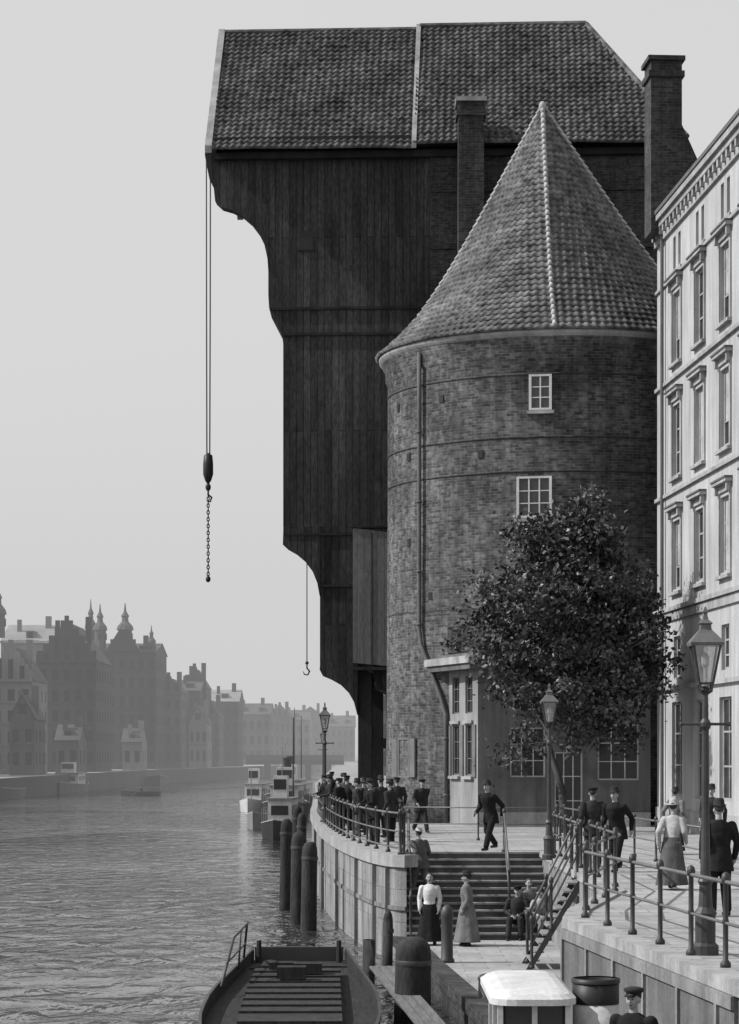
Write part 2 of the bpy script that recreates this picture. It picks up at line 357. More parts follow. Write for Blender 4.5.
railing('inner_promenade_railing',[(5.6,69,0),(7.2,50,0)],2.6,.95,(1.0,.5),.018,.028)

# ============================================================ PORT CRANE
crane=empty('medieval_port_crane',(2,97,0))
R=Matrix.Translation((-1.9,93,0))@Matrix.Rotation(rad(-3),4,'Z')@Matrix.Translation((1.9,-93,0))
prof=[(-5.9,26.3),(-6.05,26.35),(-6.38,26.4),(-6.40,26.0),(-6.2,25.95),(-3.93,25.95),
 (-3.93,20.3),(-3.9,19.8),(-3.8,19.4),(-3.6,19.05),(-3.4,18.8),(-3.35,18.4),(-3.35,11.3),(-3.2,11.2),(-1.92,11.15),(-1.92,6.0),(-1.75,5.9),
 (-.45,5.8),(.15,5.6),(.2,5.0),(1.6,4.95),(1.6,0),(12.0,0),(12.0,26.3)]
mb=MB(R); mb.prismy(prof,93,103,0)
# curved knee brackets carrying the jetties
k1=[(-6.38,25.99),(-6.4,25.75),(-6.3,25.2),(-6.22,24.8),(-6.05,24.45),(-6.0,23.95),(-5.75,23.72),(-5.35,23.6),(-4.95,23.4),(-4.6,23.1),(-4.3,22.7),(-4.08,22.25),(-3.96,21.7),(-3.925,21.2),(-3.9,25.99)]
k2=[(-3.34,11.32),(-3.36,10.6),(-3.2,10.45),(-2.85,10.25),(-2.5,9.95),(-2.2,9.55),(-2.02,9.1),(-1.93,8.6),(-1.9,11.32)]
k3=[(-1.91,6.02),(-1.93,5.75),(-1.8,5.5),(-1.45,5.35),(-1.1,5.15),(-.8,4.85),(-.6,4.5),(-.47,4.0),(-.44,6.02)]
for kk,ys in ((k1,(92.96,96.6)),(k2,(92.96,96.3,99.6)),(k3,(92.96,96.3,99.6))):
    for i,y0 in enumerate(ys):
        if kk is k1 and i:   # smaller inner knee
            q=[(a,25.99-(25.99-b)*.45) for a,b in kk]
        elif i: q=[(a,kk[0][1]-(kk[0][1]-b)*.6) for a,b in kk]
        else: q=kk
        mb.prismy(q,y0,y0+(.7 if i==0 else .4),0 if i==0 else 1)
for z,x0,x1 in ((19.75,-3.88,2.3),(18.75,-3.33,2.3),(11.0,-3.33,2.3),(9.0,-1.9,2)):
    mb.box(x0,x1,92.93,93.04,z-.05,z+.05,1)
mb.box(-2.72,-2.2,92.985,93.02,22.05,22.75,2); mb.box(-2.78,-2.14,92.955,93.01,21.98,22.05,1)  # thin black plate paints the dark of a recessed hatch
for x,z in ((-.7,21.3),(1.2,17.2),(-1.9,16.1),(.3,13.2),(-.9,23.9),(-3.0,15.1)):
    mb.box(x-.08,x+.08,92.985,93.02,z-.1,z+.1,2)  # small black plates, shade of recesses put in as colour
mb.box(2.35,11.9,92.8,93.05,4.9,25.6,3)
for z in (24.2,22.0,18.9): mb.box(2.35,11.9,92.74,92.8,z-.05,z+.05,3)
mb.box(-6.0,12.0,92.62,92.95,25.5,25.75,1)
for y0 in (93.1,102.2):
    mb.box(-.45,.08,y0,y0+.6,0,5.9,1)
    mb.box(-.44,.07,y0-.05,y0+.65,0,.35,3)
mb.box(-.3,1.7,94.5,94.9,2.7,3.1,1)
mb.box(.55,1.0,95,95.5,0,5.7,1)
for y in (95.5,98,100.5): mb.box(-1.2,1.6,y-.15,y+.15,5.3,5.75,1)
mb.build('timber_house',[planks,darkwood,black,brick_o],crane)
mb=MB(R)
mb.prismy([(-.62,6.0),(.95,5.85),(.95,11.0),(-.62,11.2)],92.55,92.92,0)
mb.box(-.68,1.0,92.5,92.92,11.2,11.28,1); mb.box(-.68,1.0,92.52,92.92,5.72,5.84,1)
mb.box(.1,.14,92.53,92.56,5.9,11.0,1)
mb.build('hoist_box',[planks_l,darkwood],crane)
mb=MB(R)
ez,rz=25.75,31.95
def gable_roof(x0,x0r,x1,x1r,dz,rows,mi):
    tile_slope(mb,(x0,92.2,ez+dz),(x1,92.2,ez+dz),(x1r,98,rz+dz),(x0r,98,rz+dz),rows)
    tile_slope(mb,(x0,103.8,ez+dz),(x1,103.8,ez+dz),(x1r,98,rz+dz),(x0r,98,rz+dz),rows)
gable_roof(-6.05,-6.2,1.75,1.75,0,27,0); gable_roof(1.75,1.75,12.1,8.55,.12,27,0)
tile_slope(mb,(12.1,92.2,ez+.12),(12.1,103.8,ez+.12),(8.55,98,rz+.12),(8.55,98,rz+.12),27)
mb.build('pantile_roof',tile,crane,True)
mb=MB(R)
mb.prismy([(-5.95,25.9),(-5.95,26.3),(8,26.3),(8,25.9)],92.5,103.5,1)
mb.add([(-5.9,92.4,ez+.0),(-5.9,103.6,ez),(-5.95,98,rz-.1)],[(0,1,2)],1)
def along(x0,x1,sx,dz,m):
    for s_ in (1,-1):
        ya=98-5.85*s_
        mb.add([(x0,ya,ez-.1+dz),(x1,ya,ez-.1+dz),(x1+sx,98,rz-.05+dz),(x0+sx,98,rz-.05+dz),(x0,ya,ez+.18+dz),(x1,ya,ez+.18+dz),(x1+sx,98,rz+.22+dz),(x0+sx,98,rz+.22+dz)],
           [(0,1,2,3),(4,5,6,7),(0,1,5,4),(1,2,6,5),(2,3,7,6),(3,0,4,7)],m)
along(-6.3,-6.04,-.14,-.02,0); along(1.66,1.84,0,.06,0)
mb.tube([(-6.2,98,rz+.05),(1.7,98,rz+.05)],.12,8,2); mb.tube([(1.8,98,rz+.18),(8.55,98,rz+.18)],.13,8,2)
mb.tube([(8.55,98,rz+.16),(12.15,92.15,ez+.25)],.12,8,2); mb.tube([(8.55,98,rz+.16),(12.15,103.85,ez+.25)],.12,8,2)
mb.build('verge_and_ridge',[verge,darkwood,tile],crane,False)
mb=MB()
for dx in (-.07,.09):
    mb.tube([(-6.36+dx,94.6,26.1),(-6.36+dx*.9,94.6,20),(-6.36+dx*.7,94.6,14.1)],.026,6,0)
mb.lathe(-6.36,94.6,[(.02,14.35),(.17,14.25),(.2,13.9),(.2,13.5),(.12,13.25),(.05,13.15)],10,1)
mb.ball((-6.36,94.6,13.0),(.11,.08,.16),10,6,1)
mb.tube([(-6.36,94.6,12.9),(-6.36,94.6,12.7),(-6.22,94.6,12.6),(-6.28,94.6,12.42),(-6.42,94.6,12.45)],[.04,.04,.04,.035,.02],6,1)
z=12.75
for i in range(25):
    a=i%2
    pts=[(-6.36+(.045*math.cos(t) if a else 0),94.6+(0 if a else .045*math.cos(t)),z-.07+.085*math.sin(t)) for t in [k*math.pi/4 for k in range(9)]]
    mb.tube(pts,.024,5,1); z-=.135
mb.ball((-6.36,94.6,z),(.1,.1,.13),8,6,1)
mb.build('hoist_rope',[rope,black],crane,True)
mb=MB(); mb.tube([(-2.45,94,11.2),(-2.45,94,6)],.02,6,0); mb.ball((-2.45,94,6.05),.07,8,6,1)
mb.tube([(-2.45,94,6.0),(-2.45,94,5.85),(-2.35,94,5.72),(-2.42,94,5.58),(-2.55,94,5.6),(-2.6,94,5.72)],[.03,.03,.035,.03,.025,.012],6,1)
mb.build('hook_and_rope',[rope,black],crane,True)
def chimney(mb,x0,x1,y0,y1,z0,z1,m=0,mc=1):
    mb.box(x0,x1,y0,y1,z0,z1-.7,m); mb.box(x0-.08,x1+.08,y0-.08,y1+.08,z1-.7,z1-.5,m)
    mb.box(x0-.0,x1+.0,y0,y1,z1-.5,z1-.15,m); mb.box(x0-.1,x1+.1,y0-.1,y1+.1,z1-.15,z1,mc)
mb=MB(); chimney(mb,3.38,4.35,91.2,92.3,14,27.45); mb.build('brick_chimney_stack',[brick_o,coping],crane)

# ============================================================ ROUND TOWER
def round_tower(name,cx,cy,ax,ay):
    T=empty(name,(cx,cy,0)); r=6.45; mb=MB(); n=120
    zs=[0,1.2,4,8,12.2,12.35,13.4,13.55,16.3,16.45,16.75,17.0,17.2]
    rs=[6.55,6.52,6.5,6.48,6.46,6.46,6.46,6.46,6.46,6.55,6.55,6.68,6.68]
    rings=[[(cx+q*math.sin(2*math.pi*j/n+math.pi),cy-q*math.cos(2*math.pi*j/n+math.pi),z) for j in range(n)] for q,z in zip(rs,zs)]
    mb.loft(rings)
    ob=mb.build('brick_shaft',brick,T,True,recalc=True)
    me=ob.data; uv=me.uv_layers.new(name='UVMap')
    for p in me.polygons:
        am=math.atan2(p.center.x-cx,-(p.center.y-cy))
        for li in p.loop_indices:
            c=me.vertices[me.loops[li].vertex_index].co; a=math.atan2(c.x-cx,-(c.y-cy))
            if a-am>3: a-=2*math.pi
            if am-a>3: a+=2*math.pi
            uv.data[li].uv=(a*r,c.z)
    mb=MB()
    for z in (15.75,13.55,12.35,7.6):
        mb.lathe(cx,cy,[(6.45,z-.04),(6.485,z-.03),(6.485,z+.03),(6.45,z+.04)],100,0,False)
    mb.lathe(cx,cy,[(6.6,16.95),(6.78,17.12),(6.8,17.24),(6.5,17.26)],100,1,False)
    mb.build('string_courses',[brick_o,coping],T,True)
    az,e_z=26.5,17.25; OFF=-.105
    def P(th,t):
        Rr=.85*t+.15*t**6; ph=((th-OFF)%(math.pi/2))-math.pi/4
        pol=.7071/math.cos(ph); k=min(1,t**1.1); sh=pol*(1-k)+k; sh=sh*.85+.15
        return V((ax+(cx-ax)*Rr+6.85*Rr*sh*math.sin(th), ay+(cy-ay)*Rr-6.85*Rr*sh*math.cos(th), az-(az-e_z)*t))
    mb=MB(); rows=40
    for i in range(rows):
        tl=(rows-i)/rows; tu=(rows-i-1)/rows; tu=max(tu,.004)
        nt_=max(6,int(2*math.pi*6.85*(.85*tl+.15*tl**6)*.93/.27)); k=nt_*6; vs=[]; jit=0
        for j in range(k+1):
            th=2*math.pi*j/k+OFF; pl=P(th,tl); pu=P(th,tu)
            nn=V((math.sin(th)*.75,-math.cos(th)*.75,.66)); h=.06*(.5+.5*math.cos(2*math.pi*j/6))
            if j%6==0: jit=random.uniform(-.018,.022)
            vs+=[pl+nn*(-.02),pl+nn*(h+.06+jit),pu+nn*h]
        fs=[]
        for j in range(k):
            q=3*j; fs+=[(q,q+3,q+4,q+1),(q+1,q+4,q+5,q+2)]
        mb.add(vs,fs)
    mb.build('conical_pantile_roof',tile2,T,True)
    mb=MB()
    for th in (OFF,math.pi/2+OFF,math.pi+OFF,-math.pi/2+OFF):
        K=40
        for i in range(K):
            t0=.004+i/K*.99; t1=.004+(i+1.25)/K*.99; t1=min(t1,1)
            a=P(th,t0)+V((0,0,.06)); b_=P(th,t1)+V((0,0,.1))
            mb.tube([a,b_],[.06,.1],8,0)
    mb.ball((ax,ay,az+.05),(.14,.14,.2),10,8,0)
    mb.build('hip_tiles',[hiptile,shademetal],T,True)
    return T
TC=(7.14,90.0)
T=round_tower('round_brick_tower',7.14,90,6.43,89.2)
round_tower('round_brick_tower',7.4,107,7.2,107.5)
mb=MB()
def tframe(th,r=6.47):
    o=V((TC[0]+r*math.sin(th),TC[1]-r*math.cos(th),0)); out=V((math.sin(th),-math.cos(th),0)); ux=V((math.cos(th),math.sin(th),0)); return frame(o,ux,out)
for X,z,ww,h,nx,nz in ((5.96,14.55,.66,1.1,2,3),(5.75,10.8,1.1,1.3,3,3)):
    mb.xf=tframe(math.asin((X-TC[0])/6.45)); window(mb,0,z,ww,h,nx,nz,0,1,0,.07)
    mb.box(-ww/2-.15,ww/2+.15,-.1,.1,z-.2,z-.09,2)
mb.xf=tframe(rad(-65)); window(mb,0,1.7,.8,1.3,2,2,4,1,0,.08)
mb.box(-.95,-.52,0,.07,1.65,3.05,4); mb.box(.52,.95,0,.07,1.65,3.05,4)
for th,z in ((-62,13.1),(-45,15.0),(-62,10),(-50,8),(-30,12.9),(-70,15)):
    mb.xf=tframe(rad(th)); mb.box(-.1,.1,-.1,.025,z,z+.28,3)  # black plates paint the darkness inside small wall holes
mb.build('tower_windows',[whitep,glass,coping,black,shutter],T)
mb=MB()
def tp(th,z,r=6.62): return (TC[0]+r*math.sin(rad(th)),TC[1]-r*math.cos(rad(th)),z)
mb.tube([tp(-54,16.9),tp(-54,15),tp(-54,7.0),tp(-53,6.4),tp(-44.5,4.6),tp(-42,3.9),tp(-42,.1)],.075,8,0)
for z in (14,11.5,9,7.1,3,1): mb.lathe(*tp(-54 if z>4 else -42,0)[:2],[(.1,z),(.1,z+.08)],8,0)
mb.build('drainpipe',shademetal,T,True)

# annex with balcony
A=empty('stucco_annex',(6,83,0)); mb=MB()
pa=V((2.75,85.4,0)); pb=V((3.7,82,0)); pc=V((9.6,82,0))
def seg(a,b):
    u=(b-a).normalized(); o=V((u.y,-u.x,0)); return frame(a,u,o),(b-a).length
f,Ls=seg(pa,pb); mb.xf=f
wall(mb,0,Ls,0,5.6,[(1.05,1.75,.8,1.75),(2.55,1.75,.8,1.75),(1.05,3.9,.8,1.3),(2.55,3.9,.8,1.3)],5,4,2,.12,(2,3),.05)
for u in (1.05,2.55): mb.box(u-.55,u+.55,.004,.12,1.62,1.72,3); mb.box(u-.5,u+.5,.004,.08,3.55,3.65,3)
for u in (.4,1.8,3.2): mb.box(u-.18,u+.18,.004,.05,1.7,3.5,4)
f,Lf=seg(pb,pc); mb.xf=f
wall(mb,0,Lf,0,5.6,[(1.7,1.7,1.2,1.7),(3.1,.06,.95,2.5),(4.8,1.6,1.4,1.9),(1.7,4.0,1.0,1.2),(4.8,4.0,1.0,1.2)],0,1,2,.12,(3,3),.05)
mb.box(.02,2.5,.004,.06,0,.5,3); mb.box(3.7,Lf,.004,.06,0,.5,3)
mb.xf=Matrix.Identity(4)
mb.prism([(1.95,85.9),(3.35,81.4),(9.6,81.4),(9.6,86),(2.6,86.4)],5.6,5.85,3)
mb.prism([(2.45,85.6),(3.6,81.8),(9.6,81.8),(9.6,86),(2.7,86.2)],5.85,5.98,0)
mb.prism([(2.1,85.7),(3.4,81.5),(5.2,81.5),(5.2,82),(2.7,85.6)],5.4,5.6,0)
mb.build('walls_and_windows',[plaster2,whitep,glass,coping,shutter,plaster3],A)
mb=MB(); pts=[V((2.8,85.2,5.98)),V((3.75,81.95,5.98)),V((7,81.95,5.98))]
for hh in (1.0,.1): mb.tube([p+V((0,0,hh)) for p in pts],.03,6)
for i in range(2):
    k=int((pts[i+1]-pts[i]).length/.16)
    for j in range(k+1):
        p=pts[i].lerp(pts[i+1],j/k); mb.tube([p,p+V((0,0,1.0))],.014 if j%8 else .03,5)
mb.build('balcony_railing',iron,A)

# ============================================================ APARTMENT BUILDING
B=empty('apartment_building',(12,65,0)); mb=MB()
o=V((9.83,82,0)); ux=V((.065,-.998,0)).normalized(); out=V((-.998,-.065,0)).normalized(); FR=frame(o,ux,out); mb.xf=FR
LEN=62; us=[3.5+3.72*i for i in range(16)]; ops=[]
H=20.1
for i,u in enumerate(us):
    for z,h in ((15.4,2.25),(11.65,2.3),(7.9,2.25)): ops.append((u,z,1.35,h))
    ops.append((u-.42,18.45,.42,1.05)); ops.append((u+.42,18.45,.42,1.05))
    ops.append((u,1.1,1.7,3.1)); ops.append((u,5.0,1.1,1.35))
wall(mb,0,LEN,0,H,ops,0,5,2,.16,(2,3),.09)
for u in us:
    for z,h in ((15.4,2.25),(11.65,2.3),(7.9,2.25)):
        for s_ in (-1,1): mb.box(u+s_*.78-.09,u+s_*.78+.09,.004,.05,z-.1,z+h+.12,3)
        mb.box(u-.87,u+.87,.004,.06,z+h+.12,z+h+.34,3)
        mb.box(u-1.0,u+1.0,.004,.22,z+h+.34,z+h+.44,3); mb.box(u-1.02,u+1.02,.004,.25,z+h+.443,z+h+.5,4)
        mb.box(u-.9,u+.9,.004,.14,z-.2,z-.1,3)
        for s_ in (-.8,.8): mb.box(u+s_-.08,u+s_+.08,.06,.16,z+h+.08,z+h+.34,3)
        q=random.random()
        if q<.6: mb.box(u-.55,u-.14,-.155,-.13,z+.1+random.choice((0,.7)),z+h-.1,5)
        if .2<q<.8: mb.box(u+.14,u+.55,-.155,-.13,z+.1,z+h-.1,5)
    mb.box(u-.8,u+.8,.004,.06,18.28,18.38,3)
for z,d,t in ((7.2,.16,.14),(6.9,.08,.28),(11.05,.1,.12),(14.8,.1,.12),(18.15,.08,.1),(4.6,.12,.14)): mb.box(0,LEN,.004,d,z,z+t,3)
mb.box(0,LEN,.004,.06,0,.7,3)
mb.box(-.05,LEN,-.2,.1,19.75,20.15,3); mb.box(-.1,LEN,-.2,.24,20.15,20.35,3); mb.box(-.1,LEN,-.2,.34,20.35,20.55,3); mb.box(-.12,LEN,-.2,.38,20.553,20.68,4)
for i in range(int(LEN/.62)): mb.box(.15+i*.62,.36+i*.62,.1,.22,19.92,20.15,3)
mb.quad((0,0,0),(0,-14,0),(0,-14,H),(0,0,H),0); mb.quad((LEN,0,0),(LEN,-14,0),(LEN,-14,H),(LEN,0,H),0); mb.quad((0,-14,0),(LEN,-14,0),(LEN,-14,H),(0,-14,H),0)
mb.quad((-.1,.3,20.69),(LEN,.3,20.69),(LEN,-7,21.9),(-.1,-7,21.9),4); mb.quad((-.1,-14.4,20.5),(LEN,-14.4,20.5),(LEN,-7,21.9),(-.1,-7,21.9),4)
mb.tube([(1.5,.12,.1),(1.5,.12,20.1)],.06,8,4)
mb.build('facade',[plaster,whitep,glass,trim,shademetal,curtain],B)
mb=MB(FR)
chimney(mb,.35,1.55,-.55,.5,20.0,25.9)
mb.add([(.35,-.55,22.4),(1.55,-.55,22.4),(1.55,-1.1,22.4),(.35,-1.1,22.4),(.35,-.55,23.6),(1.55,-.55,23.6)],[(0,1,2,3),(0,4,5,1),(3,2,5,4),(0,3,4),(1,5,2)],0)
mb.box(.35,1.55,-1.1,-.55,20,22.4,0)
mb.build('brick_chimney',[brick_o,brick_o],B)
mb=MB(FR); mb.prismy([(-.35,0),(0,0),(0,20.0),(-.35,20.0)],-6,-.15,0)
mb.build('party_wall',brick_o,B)

# ============================================================ TREE
def tree(name,x,y,rx,rz,zc,nc,nl,seed):
    rnd=random.Random(seed); E=empty(name,(x,y,0)); mb=MB()
    tips=[]
    def br(p,d,L,r,dep):
        n=5; pts=[p]; dd=d.copy()
        for i in range(n):
            dd=(dd+V((rnd.uniform(-.18,.18),rnd.uniform(-.18,.18),rnd.uniform(-.05,.12)))).normalized(); pts.append(pts[-1]+dd*L/n)
        mb.tube(pts,[r*(1-.5*i/n) for i in range(n+1)],7)
        if dep==0: tips.append(pts[-1]); return
        for k in range(rnd.choice((3,4))):
            q=pts[rnd.randint(2,n)]; a=rnd.uniform(0,6.28); nd=(dd*.7+V((math.cos(a),math.sin(a),rnd.uniform(-.1,.5)))*.8).normalized()
            br(q,nd,L*.66,r*.5,dep-1)
        tips.append(pts[-1])
    br(V((x,y,0)),V((0,0,1)),3.2,.16,0)
    for k in range(10):
        a=k*2.4+rnd.uniform(-.2,.2); br(V((x,y,2.3+.3*k)),V((math.cos(a),math.sin(a)*.8,.9)).normalized(),2.5,.07,2)
    mb.build('trunk_and_branches',bark,E,True)
    ml=MB(); vs=[];fs=[];mi=[]
    cl=[]
    while len(cl)<nc:
        a=rnd.uniform(0,6.28); u=rnd.uniform(-1,1); rr=rnd.uniform(.15,1)**.5
        q=math.sqrt(1-u*u)
        if u<0: q=q**.55
        f_=1+.16*math.sin(3*a+seed)+.16*math.sin(5*u+a*2)
        w_=1.0 if u<.0 else 1-.45*u
        c=V((x+rx*q*math.cos(a)*rr*f_*w_+.3*u+(.3 if u<0 else 0),y+rx*.85*q*math.sin(a)*rr*f_*w_,zc+rz*u*rr*(1+.1*math.sin(4*a))))
        if c.z<2.2: continue
        cl.append((c,rnd.uniform(.2,.6)))
    for t in tips:
        if rnd.random()<.7: cl.append((t,.3))
    for c,cr in cl:
        tone=rnd.random()
        for i in range(int(nl*(cr/.4)**1.5)):
            d=V((rnd.gauss(0,1),rnd.gauss(0,1),rnd.gauss(0,.7)))*cr*.66
            p=c+d; s_=rnd.uniform(.045,.1)
            n=V((rnd.gauss(0,1),rnd.gauss(0,1),rnd.gauss(.6,1))).normalized(); a_=n.orthogonal().normalized()
            a_=Matrix.Rotation(rnd.uniform(0,6.28),3,n)@a_; b_=n.cross(a_)
            k=len(vs); vs+=[p-a_*s_*1.2,p-b_*s_*.75+n*.01,p+a_*s_*1.2,p+b_*s_*.75+n*.01]; fs.append((k,k+1,k+2,k+3))
            q=rnd.random()*.7+tone*.5; mi.append(0 if q<.5 else (1 if q<.88 else 2))
    ml.v=vs; ml.f=fs; ml.mi=mi
    ml.build('foliage',[leaf1,leaf2,leaf3],E,recalc=False)
tree('linden_tree',6.2,76,3.05,4.4,6.75,330,90,3)

# ============================================================ LAMPS
lglass=bpy.data.materials.new('lantern_glass'); lglass.use_nodes=True; N=lglass.node_tree.nodes; L=lglass.node_tree.links
tr=N.new('ShaderNodeBsdfTransparent'); tr.inputs[0].default_value=(.8,.8,.8,1); gl=N.new('ShaderNodeBsdfGlossy'); gl.inputs['Roughness'].default_value=.15; mx=N.new('ShaderNodeMixShader')
nz=N.new('ShaderNodeTexNoise'); nz.inputs['Scale'].default_value=6; mrn=N.new('ShaderNodeMapRange'); mrn.inputs[3].default_value=.12; mrn.inputs[4].default_value=.45
L.new(nz.outputs[0],mrn.inputs[0]); L.new(mrn.outputs[0],mx.inputs[0])
L.new(tr.outputs[0],mx.inputs[1]); L.new(gl.outputs[0],mx.inputs[2]); L.new(mx.outputs[0],N['Material Output'].inputs[0])
def lamp(x,y,h,name='street_lamp'):
    E=empty(name,(x,y,0)); mb=MB(); k=h/4.4
    p=[(.17,0),(.17,.12),(.13,.16),(.13,.5),(.15,.54),(.09,.62),(.075,.9),(.1,.95),(.065,1.02),(.05,1.8),(.045,2.9),(.07,2.95),(.07,3.0),(.04,3.05),(.035,3.38),(.08,3.42),(.03,3.46)]
    mb.lathe(x,y,[(r,z*k) for r,z in p],12,0)
    mb.tube([(x-.3,y,2.98*k),(x+.3,y,2.98*k)],.018,6,0); mb.ball((x-.3,y,2.98*k),.03,6,5,0); mb.ball((x+.3,y,2.98*k),.03,6,5,0)
    for a in range(4):
        c,s_=math.cos(a*math.pi/2+.785),math.sin(a*math.pi/2+.785)
        mb.tube([(x,y,3.35*k),(x+.1*c,y+.1*s_,3.4*k),(x+.12*c,y+.12*s_,3.52*k)],.012,5,0)
        mb.tube([(x+.12*c,y+.12*s_,3.5*k),(x+.24*c,y+.24*s_,4.0*k)],.016,5,0)
    mb.lathe(x,y,[(.13,3.49*k),(.13,3.52*k)],4,0,rot=.785)
    mb.lathe(x,y,[(.115,3.52*k),(.23,3.99*k)],4,1,False,rot=.785)
    mb.lathe(x,y,[(.29,3.99*k),(.3,4.03*k),(.2,4.12*k),(.1,4.2*k),(.09,4.26*k),(.12,4.28*k),(.05,4.33*k),(.03,4.4*k),(.045,4.43*k),(.01,4.5*k)],4,2,rot=.785)
    mb.lathe(x,y,[(.02,3.5*k),(.025,3.7*k),(.05,3.75*k),(.05,3.85*k),(.02,3.9*k)],8,3)
    mb.build('post_and_lantern',[iron,lglass,ironl,whitep],E)
lamp(4.24,30.3,4.3); lamp(4.27,57,4.1); lamp(-1.6,86,4.25); lamp(-2.9,150,4.0)

# ============================================================ PILES & BOLLARDS
def pile(x,y,r,z1,name='mooring_pile'):
    mb=MB(); rings=[]; n=14
    for z,q in ((-4,1),(-2.5,1.02),(-1.5,.98),(z1-.3,.97),(z1-.15,.9),(z1-.05,.72),(z1+.02,.4)):
        rings.append([(x+r*q*(1+.05*math.sin(3*j+x))*math.cos(2*math.pi*j/n)+(z+2.5)*.015,y+r*q*math.sin(2*math.pi*j/n),z) for j in range(n)])
    mb.loft(rings); mb.lathe(x+.03,y,[(r*1.01,z1-.5),(r*1.03,z1-.48),(r*1.03,z1-.42),(r*1.01,z1-.4)],14,1,False)
    mb.build(name,[pilem,iron],None,True)
pile(-1.72,68,.23,.0); pile(-2.1,70.5,.24,.2); pile(-2.7,77,.2,.4); pile(-2.35,82,.17,.45); pile(-2.75,90,.18,.5); pile(.78,44,.33,-.85); pile(-.02,52,.13,-1.75); pile(.42,56.5,.12,-1.2)
def bollard(x,y,z,h,r):
    mb=MB(); mb.lathe(x,y,[(r*1.25,z),(r*1.25,z+.06),(r,z+.1),(r*.95,z+h*.75),(r*1.05,z+h*.8),(r*1.05,z+h*.86),(r*.8,z+h*.95),(r*.3,z+h)],14)
    mb.build('mooring_bollard',iron,None,True)
bollard(1.68,52.0,-2,1.25,.13); bollard(2.15,44,-2,.5,.16)

# ============================================================ BOATS
def hull(mb,L,W,H,zw,m=0,md=1,tr=.55,n=14,rim=.07):
    sec=[]
    for i in range(n+1):
        t=i/n; hw=W/2*(tr+(1-tr)*min(1,t/.4))*(1-max(0,(t-.5)/.5)**2.2)+.01; sh=H+H*.45*max(0,(t-.4)/.6)**2+H*.1*(1-t)
        y=-L/2+L*t; sec.append((hw,y,sh))
    q=lambda hw:(hw-.06 if hw>.07 else 0)
    rings=[[(-hw*.6,y,zw-.4),(-hw*.92,y,zw+.02),(-hw,y,zw+sh),(-q(hw),y,zw+sh),(-q(hw),y,zw+sh-.3*H),(q(hw),y,zw+sh-.3*H),(q(hw),y,zw+sh),(hw,y,zw+sh),(hw*.92,y,zw+.02),(hw*.6,y,zw-.4)] for hw,y,sh in sec]
    mb.loft(rings,m)
    for sg in (-1,1):
        mb.loft([[(sg*h,y,zw+s_+.003),(sg*h,y,zw+s_+.035),(sg*(h-rim) if h>.1 else 0,y,zw+s_+.035),(sg*(h-rim) if h>.1 else 0,y,zw+s_+.003)] for h,y,s_ in sec],md)
def place(x,y,a): return Matrix.Translation((x,y,0))@Matrix.Rotation(rad(a),4,'Z')
E=empty('dark_barge',(-1.35,40,-2)); mb=MB(place(-1.32,40.7,181)); hull(mb,22,3.0,.72,-2.5,0,1,tr=.68,rim=.05)
mb.box(-.95,.95,-10.9,-10.75,-2.3,-1.62,1)
for y,x0,x1 in ((-9.4,-1.0,.2),(-9.0,.25,1.0)): mb.box(x0,x1,y-.12,y+.12,-2.0,-1.9,2)
mb.box(-.85,.85,-7.6,2,-2.1,-1.78,2)
for k in range(9): mb.box(-.87,.87,-7.6+k*1.05,-7.55+k*1.05,-1.78,-1.74,0)
mb.lathe(.55,-8.5,[(.2,-2.1),(.2,-1.8),(.14,-1.72),(.05,-1.7)],12,0)
mb.lathe(-.55,-8.4,[(.18,-2.1),(.2,-2.0),(.18,-1.95),(.06,-1.94)],12,1)
for x in (-.85,.85): mb.tube([(x,-10.4,-2),(x,-10.4,-1.45)],[.06,.05],8,0)
for k,(x,y) in enumerate(((.3,-6.9),(-.2,-6.2),(.1,-5.0))): mb.box(x-.3,x+.25,y-.2,y+.2,-1.74,-1.6+.04*k,0)
mb.build('hull_and_deck',[boatdeck,iron,pilem],E)
mb=MB()
mb.tube([(-2.6,49.5,-1.75),(-2.5,49.0,-.95),(-2.6,46,-1.0),(-2.72,44,-1.75)],.025,6); mb.tube([(-2.6,47.6,-1.75),(-2.55,47.6,-.97)],.02,6); mb.tube([(-2.53,49.2,-1.35),(-2.66,44.8,-1.38)],.018,6)
mb.build('side_rail',iron,E,True)
mb=MB()
for k in range(3):
    mb.xf=frame((.0+k*.17,48,-1.72),(1,0,0),(.1,-1,-.035),(0,0,1)); mb.box(0,.155,0,8,-.04+.002*k,.0+.002*k)
mb.xf=Matrix.Identity(4); mb.build('gangplank',woodl)
E=empty('ferry_launch',(2.3,26.5,-2)); mb=MB(place(2.25,26.2,180)); hull(mb,9,2.4,.75,-2.5,0,1,tr=.75)
mb.build('hull',[hullg,whitep],E)
mb=MB()
def rbox(mb,x0,x1,y0,y1,z0,z1,r,m,dome=0):
    def rg(ins,z):
        pts=[]
        for cx_,cy_,a0 in ((x1-r,y1-r,0),(x0+r,y1-r,90),(x0+r,y0+r,180),(x1-r,y0+r,270)):
            for k in range(5): a=rad(a0+k*22.5); pts.append((cx_+(r-ins)*math.cos(a),cy_+(r-ins)*math.sin(a),z))
        return pts
    rings=[rg(0,z0),rg(0,z1)]
    if dome: rings+=[rg(r*.25,z1+dome*.55),rg(r*.6,z1+dome*.9),rg(r*.95,z1+dome)]
    mb.loft(rings,m)
rbox(mb,1.42,2.24,26.6,29.2,-2.2,-.75,.12,0)
rbox(mb,1.45,2.21,26.63,29.17,-.75,-.2,.1,1)
for x in (1.42,1.8,2.17): mb.box(x,x+.06,26.58,26.66,-.76,-.15,0)
for y in (27.4,28.3): mb.box(1.41,1.47,y,y+.09,-.76,-.15,0); mb.box(2.19,2.25,y,y+.09,-.76,-.15,0)
